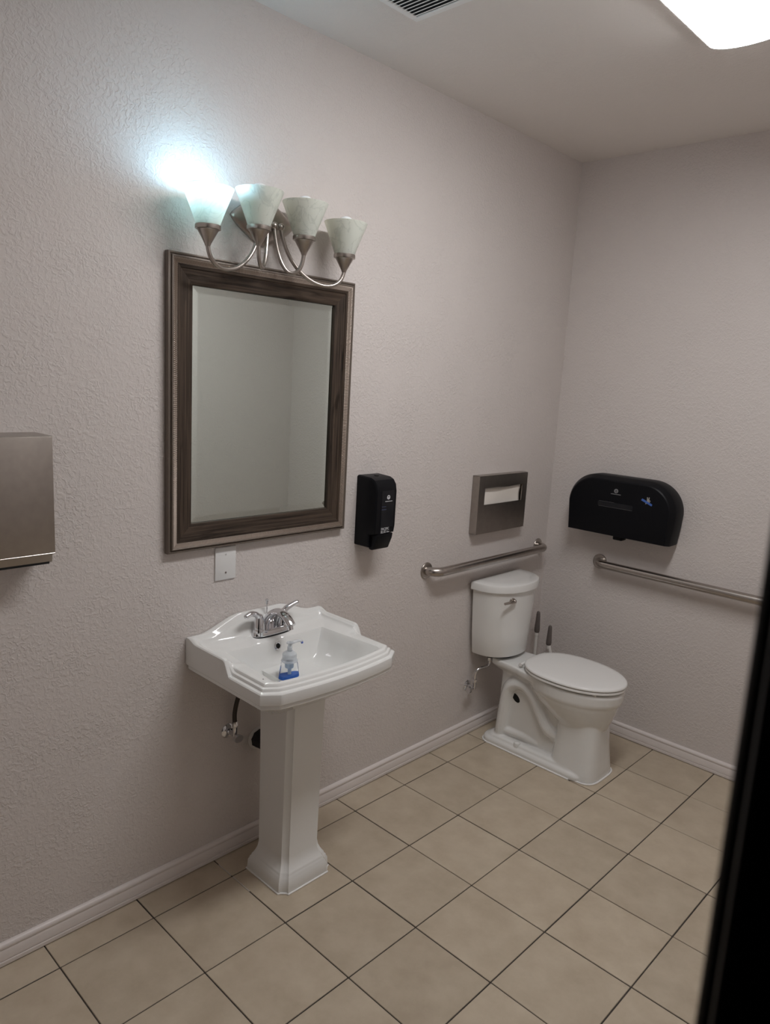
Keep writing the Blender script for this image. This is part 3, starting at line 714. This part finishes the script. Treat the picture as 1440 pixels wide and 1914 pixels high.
spp = smooth_path([(FX - 0.020, FY, FZ + 0.008), (FX - 0.014, FY, FZ + 0.040), (FX + 0.004, FY, FZ + 0.066), (FX + 0.032, FY, FZ + 0.084), (FX + 0.062, FY, FZ + 0.086), (FX + 0.090, FY, FZ + 0.076), (FX + 0.114, FY, FZ + 0.056)], 6)
nsp = len(spp)
obj('spout', join(tube(spp, [0.0215 - 0.0080 * min(1, i / (nsp * 0.55)) for i in range(nsp)], 18, flat=((0, 1, 0), [1.6 - 0.30 * i / nsp for i in range(nsp)])),
                  tube([(FX + 0.104, FY, FZ + 0.058), (FX + 0.110, FY, FZ + 0.040)], 0.0110, 16)), M_chrome, fa, ang=50)
obj('gasket', loft([[(FX + 0.0295 * math.copysign(abs(math.cos(t)) ** 0.75, math.cos(t)), FY + 0.0838 * math.copysign(abs(math.sin(t)) ** 0.62, math.sin(t)), FZ + z) for t in [2 * PI * k / 40 for k in range(40)]] for z in (-0.003, 0.0012)]), M_rubber, fa, label='thin black gasket')
obj('lift_rod', join(tube([(FX - 0.028, FY, FZ + 0.002), (FX - 0.028, FY, FZ + 0.100)], 0.0022, 8), lathe([(0.0022, 0.096), (0.0045, 0.100), (0.0045, 0.108), (0.0072, 0.113), (0.0072, 0.116), (0.002, 0.118)], (FX - 0.028, FY, FZ), n=16)), M_chrome, fa)
# maker's mark near the front rim
obj('maker_mark', box(0.372, 0.3765, SC - 0.252, SC - 0.2485, 0.8528, 0.8534), M_grey, basin, ang=0)

# ================================================================== SINK PLUMBING
sv = thing('water_supply_valve', 'chrome shutoff valve with dark braided hose under the sink', 'valve', (0, -2.077, 0.49), 'water supply valves')
obj('escutcheon', lathe([(0.027, 0.0), (0.027, 0.002), (0.022, 0.006), (0.010, 0.008)], (0, -2.077, 0.492), 'x', 24), M_chrome, sv)
obj('valve_body', join(tube([(0.004, -2.077, 0.492), (0.045, -2.077, 0.492)], 0.0085, 14), tube([(0.045, -2.077, 0.486), (0.045, -2.077, 0.528)], 0.0085, 14)), M_chrome, sv)
obj('valve_handle', loft([[(0.060 + x, -2.077 + 0.019 * math.cos(t), 0.488 + 0.0135 * math.sin(t)) for t in [2 * PI * k / 24 for k in range(24)]] for x in (0, 0.003, 0.011, 0.013)]), M_chrome, sv)
hs = obj('hose', tube(smooth_path([(0.045, -2.077, 0.532), (0.045, -2.079, 0.575), (0.052, -2.073, 0.63), (0.060, -2.063, 0.67), (0.066, -2.057, 0.70)], 6), 0.0082, 12), M_hose, sv)
obj('hose_nut', lathe([(0.0095, 0.0), (0.0105, 0.002), (0.0105, 0.010), (0.0095, 0.012), (0.009, 0.022)], (0.045, -2.077, 0.524), n=6), M_chrome, sv, ang=20)
dp = thing('drain_pipe', 'black wrapped drain pipe behind the sink pedestal', 'drain pipe', (0, -1.9373, 0.42))
obj('escutcheon', lathe([(0.044, 0.0), (0.044, 0.002), (0.036, 0.008), (0.020, 0.010)], (0, -1.9403, 0.420), 'x', 24), M_wpl, dp)
obj('pipe_wrap', join(tube([(0.003, -1.9403, 0.420), (0.02, -1.9403, 0.422), (0.07, -1.9423, 0.425), (0.11, -1.9463, 0.428), (0.144, -1.9483, 0.430)], [0.037, 0.036, 0.033, 0.031, 0.031], 9)), M_rubber, dp, ang=20)

# ================================================================== PUMP SOAP BOTTLE
bx, by_, bz0 = 0.252, -2.006, 0.734
bo = thing('pump_soap_bottle', 'clear pump bottle with a little blue soap sitting in the sink', 'soap bottle', (bx, by_, bz0))
def brings(prof_, tw=0.0):
    R = []
    for rx, ry, z in prof_:
        R.append([(bx + rx * math.copysign(abs(math.cos(t)) ** 0.8, math.cos(t)), by_ + ry * math.copysign(abs(math.sin(t)) ** 0.8, math.sin(t)), bz0 + z) for t in [2 * PI * k / 32 for k in range(32)]])
    return loft(R)
obj('bottle', brings([(0.020, 0.040, 0.0), (0.0235, 0.0435, 0.003), (0.0235, 0.0425, 0.012), (0.022, 0.036, 0.050), (0.021, 0.0305, 0.080), (0.020, 0.0285, 0.088), (0.018, 0.024, 0.091)]), M_bottle, bo, ang=50)
obj('soap', brings([(0.018, 0.038, 0.0016), (0.0215, 0.0412, 0.004), (0.0215, 0.040, 0.012), (0.0205, 0.0362, 0.042)]), M_soap, bo, ang=50)
obj('collar', lathe([(0.0275, 0.088), (0.0280, 0.091), (0.0280, 0.093), (0.0245, 0.095), (0.0240, 0.101), (0.0248, 0.102), (0.0240, 0.108), (0.0248, 0.1095), (0.0235, 0.116), (0.017, 0.122), (0.009, 0.125)], (bx, by_, bz0), n=28), M_cap, bo, ang=30)
obj('pump_head', join(lathe([(0.0085, 0.122), (0.0085, 0.140), (0.0062, 0.142), (0.0062, 0.149), (0.011, 0.150), (0.012, 0.154), (0.009, 0.157), (0.002, 0.158)], (bx, by_, bz0), n=20), tube([(bx, by_, bz0 + 0.152), (bx, by_ + 0.032, bz0 + 0.153), (bx, by_ + 0.050, bz0 + 0.149), (bx, by_ + 0.053, bz0 + 0.143)], [0.0055, 0.0048, 0.004, 0.0035], 10)), M_cap, bo, ang=40)
obj('dip_pump', join(lathe([(0.013, 0.066), (0.014, 0.068), (0.014, 0.088), (0.012, 0.090)], (bx, by_, bz0), n=20), tube([(bx, by_, bz0 + 0.043), (bx, by_, bz0 + 0.067)], 0.006, 12)), mat('pale_blue_plastic', (0.42, 0.52, 0.66), 0.35), bo, ang=40)
obj('nozzle_tip', tube([(bx, by_ + 0.0525, bz0 + 0.146), (bx, by_ + 0.0535, bz0 + 0.140)], 0.0040, 10), mat('blue_tip', (0.12, 0.20, 0.62), 0.4), bo)

# ================================================================== TOILET
TC = -0.472
to = thing('toilet', 'white two-piece elongated toilet with closed lid in the corner', 'toilet', (0.42, TC, 0))
def egg(cx, af, ab, b, z, n=48, pf=1.0, yo=0.0):
    R = []
    for k in range(n):
        t = 2 * PI * k / n; c, s = math.cos(t), math.sin(t)
        a = af if c > 0 else ab
        R.append((cx + a * math.copysign(abs(c) ** pf, c), TC + yo + b * math.copysign(abs(s) ** pf, s), z))
    return R
def sup(x0, x1, b0, b1, z, n=48, e=0.5):
    """rounded box section; half width b0 at back x0, b1 at front x1"""
    R = []; cx, a = (x0 + x1) / 2, (x1 - x0) / 2
    for k in range(n):
        t = 2 * PI * k / n; c, s = math.cos(t), math.sin(t)
        X = math.copysign(abs(c) ** e, c); Y = math.copysign(abs(s) ** e, s)
        bb = b0 + (b1 - b0) * (X + 1) / 2
        R.append((cx + a * X, TC + bb * Y, z))
    return R
parts = []
# bowl with rim band
parts.append(loft([egg(0.56, 0.10, 0.09, 0.075, 0.20), egg(0.545, 0.145, 0.11, 0.108, 0.240), egg(0.535, 0.172, 0.16, 0.132, 0.280), egg(0.525, 0.194, 0.20, 0.150, 0.315), egg(0.517, 0.212, 0.215, 0.163, 0.345), egg(0.511, 0.224, 0.22, 0.170, 0.366),
                   egg(0.508, 0.233, 0.222, 0.174, 0.372), egg(0.505, 0.241, 0.225, 0.1775, 0.385), egg(0.502, 0.247, 0.225, 0.1785, 0.420), egg(0.502, 0.244, 0.223, 0.1765, 0.430), egg(0.502, 0.238, 0.22, 0.172, 0.433)]))
# rear deck under the tank
def deck(z, i): return [(0.100 + i, TC - 0.104 + i, z), (0.16, TC - 0.108 + i, z), (0.25, TC - 0.120 + i, z), (0.36, TC - 0.150 + i, z), (0.48, TC - 0.160 + i, z), (0.48, TC + 0.160 - i, z), (0.36, TC + 0.150 - i, z), (0.25, TC + 0.120 - i, z), (0.16, TC + 0.108 - i, z), (0.100 + i, TC + 0.104 - i, z)]
parts.append(loft([deck(0.372, 0.035), deck(0.395, 0.012), deck(0.405, 0.002), deck(0.412, 0.0), deck(0.428, 0.0), deck(0.433, 0.003)]))
# front column
parts.append(loft([sup(0.462, 0.703, 0.128, 0.124, 0.0, e=0.50), sup(0.464, 0.701, 0.126, 0.122, 0.03, e=0.50), sup(0.470, 0.694, 0.119, 0.112, 0.09, e=0.50), sup(0.474, 0.688, 0.113, 0.104, 0.16, e=0.52), sup(0.474, 0.684, 0.109, 0.100, 0.22, e=0.56), sup(0.470, 0.682, 0.109, 0.100, 0.26, e=0.62), sup(0.455, 0.684, 0.112, 0.104, 0.30, e=0.7)]))
# recessed core between the legs of the trapway
parts.append(loft([sup(0.130, 0.50, 0.080, 0.080, 0.0, e=0.25), sup(0.135, 0.50, 0.078, 0.080, 0.20, e=0.25), sup(0.140, 0.50, 0.076, 0.090, 0.40, e=0.25)]))
# exposed trapway: an arch with a wide flat section
tw = smooth_path([(0.54, TC, 0.135), (0.47, TC, 0.150), (0.425, TC, 0.185), (0.385, TC, 0.245), (0.348, TC, 0.303), (0.298, TC, 0.338), (0.248, TC, 0.338), (0.207, TC, 0.308), (0.190, TC, 0.25), (0.182, TC, 0.16), (0.174, TC, 0.05)], 5)
parts.append(tube(tw, 0.050, 20, flat=((0, 1, 0), [(0.084 + 0.030 * sstep(1, 9, i)) / 0.050 for i in range(len(tw))])))
parts.append(tube([(0.15, TC, 0.070), (0.22, TC, 0.075), (0.30, TC, 0.078), (0.385, TC, 0.070)], [0.043, 0.042, 0.040, 0.036], 20, flat=((0, 1, 0), 2.35)))
# foot slab
def foot(i, z): return [(x, TC + y, z) for x, y in rrect(0.086 + i, 0.66 - i, -0.139 + i, 0.139 - i, 0.055, 6)]
def foot2(i, z, k): return [(x, TC + y, z) for x, y in rrect(0.086 + i, 0.66 - i, -0.139 + i * k, 0.139 - i * k, 0.055, 6)]
parts.append(loft([foot2(0, 0.0, 1), foot2(0.0, 0.020, 1), foot2(0.006, 0.030, 1), foot2(0.014, 0.034, 1), foot2(0.030, 0.045, 0.55), foot2(0.040, 0.050, 0.7)]))
raw = obj('raw_bowl', join(*parts), M_porc, None, org=(0.42, TC, 0), ang=0)
rm = raw.modifiers.new('r', 'REMESH'); rm.mode = 'VOXEL'; rm.voxel_size = 0.0042
sm = raw.modifiers.new('s', 'SMOOTH'); sm.iterations = 5; sm.factor = 0.5
dg = bpy.context.evaluated_depsgraph_get(); dg.update()
me = bpy.data.meshes.new_from_object(raw.evaluated_get(dg)); me.name = 'bowl'; me.shade_smooth()
for v in me.vertices:
    if v.co.z < 0.0008: v.co.z = 0.0008
bpy.data.objects.remove(raw)
if not me.materials: me.materials.append(M_porc)
bowl = bpy.data.objects.new('bowl', me); COL.objects.link(bowl); bowl.parent = to; bowl['_org'] = [0.42, TC, 0]
for s in (-1, 1):
    obj('bolt_cap', lathe([(0.0165, -0.010), (0.0165, 0.006), (0.0145, 0.011), (0.008, 0.0140), (0.0005, 0.0145)], (0.296, TC + s * 0.1140, 0.0440), n=20), M_porc, to)
    ho = [(0.0270 * math.cos(t), 0.0160 * math.sin(t)) for t in [2 * PI * k / 24 for k in range(24)]]; hr = math.radians(-40)
    obj('side_hole', loft([[(0.245 + p * math.cos(hr) - q * math.sin(hr), TC + s * yy, 0.262 + p * math.sin(hr) + q * math.cos(hr)) for p, q in ho] for yy in (0.070, 0.0815)]), M_hole, to, ang=0)
fo = rrect(0.083, 0.66, -0.1415, 0.1415, 0.056, 6)
co = []
for x, y in rrect(0.083, 0.715, -0.1415, 0.1415, 0.05, 8):
    if x > 0.5:
        lim = 0.134 if x < 0.66 else 0.134
        y = max(-lim, min(lim, y))
    co.append((x, y))
# caulk follows the foot, then the rounded toe
toe = []
for k in range(25):
    t = -PI / 2 + PI * k / 24
    c, s = math.cos(t), math.sin(t)
    toe.append((0.5825 + 0.1235 * abs(c) ** 0.5, 0.1290 * math.copysign(abs(s) ** 0.5, s)))
rear = [(0.60, 0.1405), (0.145, 0.1405)] + [(0.139 - 0.055 * math.sin(PI / 2 * i / 6), 0.0855 + 0.055 * math.cos(PI / 2 * i / 6)) for i in range(7)] + [(0.139 - 0.055 * math.cos(PI / 2 * i / 6), -0.0855 - 0.055 * math.sin(PI / 2 * i / 6)) for i in range(7)] + [(0.145, -0.1405), (0.60, -0.1405)]
obj('caulk_bead', tube([(x, TC + y, 0.003) for x, y in toe + rear], 0.0042, 8, closed=True), M_caulk, to, ang=0)
# seat and lid
def lid_ring(i, z):
    R = []
    for k in range(72):
        t = 2 * PI * k / 72; c, s = math.cos(t), math.sin(t)
        if c >= 0: x, y = 0.500 + (0.252 - i) * c, (0.187 - i) * s
        else:
            x = 0.500 - (0.228 - i) * abs(c) ** 0.60
            y = (0.187 - i) * math.copysign(abs(s) ** 0.55, s) * (1 - 0.26 * abs(c) ** 1.6)
        R.append((x, TC + y, z))
    return R
seat_ring = loft([lid_ring(0.006, 0.4415), lid_ring(0.001, 0.4435), lid_ring(0.0, 0.4480), lid_ring(0.002, 0.4535), lid_ring(0.008, 0.4550), lid_ring(0.060, 0.4550), lid_ring(0.066, 0.4500), lid_ring(0.064, 0.4415)], False, False)
seat_ring[1].extend([(7 * 72 + k, 7 * 72 + (k + 1) % 72, (k + 1) % 72, k) for k in range(72)])
obj('seat', seat_ring, M_seat, to, ang=40)
obj('seat_lid', loft([lid_ring(0.010, 0.4570), lid_ring(0.003, 0.4580), lid_ring(-0.001, 0.4610), lid_ring(-0.001, 0.4650), lid_ring(0.002, 0.4695), lid_ring(0.007, 0.4720), lid_ring(0.03, 0.4735), lid_ring(0.10, 0.4745)]), M_seat, to, ang=40)
for dx, dy in ((0.17, -0.115), (0.17, 0.115), (-0.08, -0.15), (-0.08, 0.15)):
    obj('seat_bumper', box(0.500 + dx - 0.008, 0.500 + dx + 0.008, TC + dy - 0.006, TC + dy + 0.006, 0.431, 0.4425, 0.001, 1), M_seat, to, ang=0)
for s in (-1, 1):
    obj('hinge', join(box(0.247, 0.285, TC + s * 0.078 - 0.016, TC + s * 0.078 + 0.016, 0.431, 0.449, 0.006, 2), tube([(0.272, TC + s * 0.05, 0.452), (0.272, TC + s * 0.112, 0.452)], 0.0085, 12)), M_seat, to)
# tank
def dtank(w, d, z, x0=0.022, e=0.78, flat=0.016):
    R = [(x0, TC - w, z), (x0 + flat, TC - w, z)]
    for k in range(1, 32):
        t = -PI / 2 + PI * k / 32
        R.append((x0 + flat + (d - flat) * abs(math.cos(t)) ** e, TC + w * math.sin(t), z))
    R += [(x0 + flat, TC + w, z), (x0, TC + w, z)]
    return R
obj('tank', loft([dtank(0.150, 0.145, 0.447, 0.026), dtank(0.168, 0.164, 0.453, 0.024), dtank(0.172, 0.168, 0.460, 0.023), dtank(0.184, 0.172, 0.56), dtank(0.196, 0.179, 0.70), dtank(0.201, 0.182, 0.788)]), M_porc, to, ang=38)
obj('tank_lid', loft([dtank(0.204, 0.186, 0.786, 0.019), dtank(0.210, 0.194, 0.788, 0.018), dtank(0.2145, 0.200, 0.792, 0.017), dtank(0.2145, 0.200, 0.818, 0.017), dtank(0.211, 0.196, 0.8255, 0.018), dtank(0.200, 0.184, 0.829, 0.020), dtank(0.15, 0.12, 0.8305, 0.03)]), M_porc, to, ang=38)
obj('tank_gasket', loft([dtank(0.10, 0.12, 0.431, 0.04), dtank(0.10, 0.12, 0.449, 0.04)]), M_rubber, to)
lx, ly, lz = 0.186, TC - 0.098, 0.750
lv = obj('flush_lever', join(tube([(lx - 0.014, ly, lz), (lx + 0.006, ly, lz)], 0.0150, 20), ball((lx + 0.012, ly, lz), 0.0115), tube(smooth_path([(lx + 0.013, ly, lz), (lx + 0.014, ly - 0.03, lz + 0.001), (lx + 0.006, ly - 0.072, lz - 0.001)], 5), [0.0075 - 0.0015 * i / 10 for i in range(11)], 10)), M_nickel, to, label='brushed metal flush lever')

# supply valve for the toilet
tv = thing('water_supply_valve', 'chrome shutoff valve with bent supply pipe beside the toilet tank', 'valve', (0, -0.640, 0.27), 'water supply valves')
obj('escutcheon', lathe([(0.027, 0.0), (0.027, 0.002), (0.021, 0.006), (0.010, 0.008)], (0, -0.632, 0.268), 'x', 24), M_chrome, tv)
obj('valve_body', join(tube([(0.004, -0.632, 0.268), (0.050, -0.632, 0.268)], 0.0090, 14), tube([(0.045, -0.632, 0.262), (0.045, -0.632, 0.300)], 0.0095, 14), tube([(0.045, -0.632, 0.268), (0.045, -0.668, 0.268)], 0.0070, 12)), M_chrome, tv)
obj('valve_handle', loft([[(0.045 + 0.013 * math.cos(t), -0.668 - d, 0.268 + 0.019 * math.sin(t)) for t in [2 * PI * k / 24 for k in range(24)]] for d in (0, 0.003, 0.011, 0.013)]), M_chrome, tv)
obj('supply_pipe', tube(smooth_path([(0.045, -0.632, 0.298), (0.046, -0.632, 0.335), (0.050, -0.628, 0.360), (0.056, -0.608, 0.371), (0.064, -0.575, 0.372), (0.070, -0.556, 0.380), (0.072, -0.552, 0.405)], 6), 0.0072, 12), M_chrome, tv)
obj('coupling_nut', lathe([(0.0105, 0.0), (0.0115, 0.002), (0.0115, 0.012), (0.0095, 0.014)], (0.045, -0.632, 0.300), n=6), M_chrome, tv, ang=20)
obj('coupling_nut', lathe([(0.013, 0.0), (0.0165, 0.004), (0.0165, 0.020), (0.012, 0.024), (0.010, 0.044)], (0.072, -0.552, 0.402), n=8), M_chrome, tv, ang=20)

# ================================================================== BRUSH AND PLUNGER behind the toilet
pl = thing('plunger', 'plunger with taller grey grip standing behind the toilet', 'plunger', (0.064, -0.112, 0))
def rod(root, x, y, z_top, z_grip, zb, lean):
    obj('rod', tube([(x + lean[0], y + lean[1], zb), (x, y, z_grip + 0.01)], 0.0088, 12), M_wpl, root)
    g = [(0.0090, -0.014), (0.0100, -0.013), (0.0100, 0.0)]
    obj('ferrule', lathe([(0.0088, -0.020), (0.0110, -0.018), (0.0110, 0.001)], (x, y, z_grip), n=16), M_wpl, root)
    h = z_top - z_grip
    obj('grip', lathe([(0.0120, 0.0), (0.0150, 0.008), (0.0150, h * 0.2), (0.0125, h * 0.5), (0.0105, h * 0.85), (0.0095, h - 0.006), (0.006, h - 0.001), (0.0003, h)], (x, y, z_grip), n=18), M_grey, root, label='dark grey grip')
rod(pl, 0.064, -0.112, 0.575, 0.455, 0.10, (0.0, 0.0))
obj('rubber_cup', lathe([(0.066, 0.0), (0.068, 0.006), (0.066, 0.03), (0.052, 0.065), (0.028, 0.088), (0.014, 0.098), (0.013, 0.118), (0.008, 0.120)], (0.064 + 0.018, -0.112 - 0.002, 0.0), n=28), M_rubber, pl)
br = thing('toilet_brush', 'toilet brush with shorter grey grip standing behind the toilet', 'toilet brush', (0.215, -0.112, 0))
rod(br, 0.140, -0.105, 0.513, 0.402, 0.12, (0.095, -0.005))
obj('brush_holder', lathe([(0.048, 0.0), (0.052, 0.004), (0.050, 0.06), (0.042, 0.115), (0.038, 0.116), (0.044, 0.05), (0.040, 0.01)], (0.235, -0.112, 0), n=28), M_wpl, br)
obj('brush_head', ball((0.235, -0.112, 0.075), 0.030, s=(1, 1, 1.5)), M_wpl, br)

for o in bpy.data.objects:
    if '_org' in o: del o['_org']
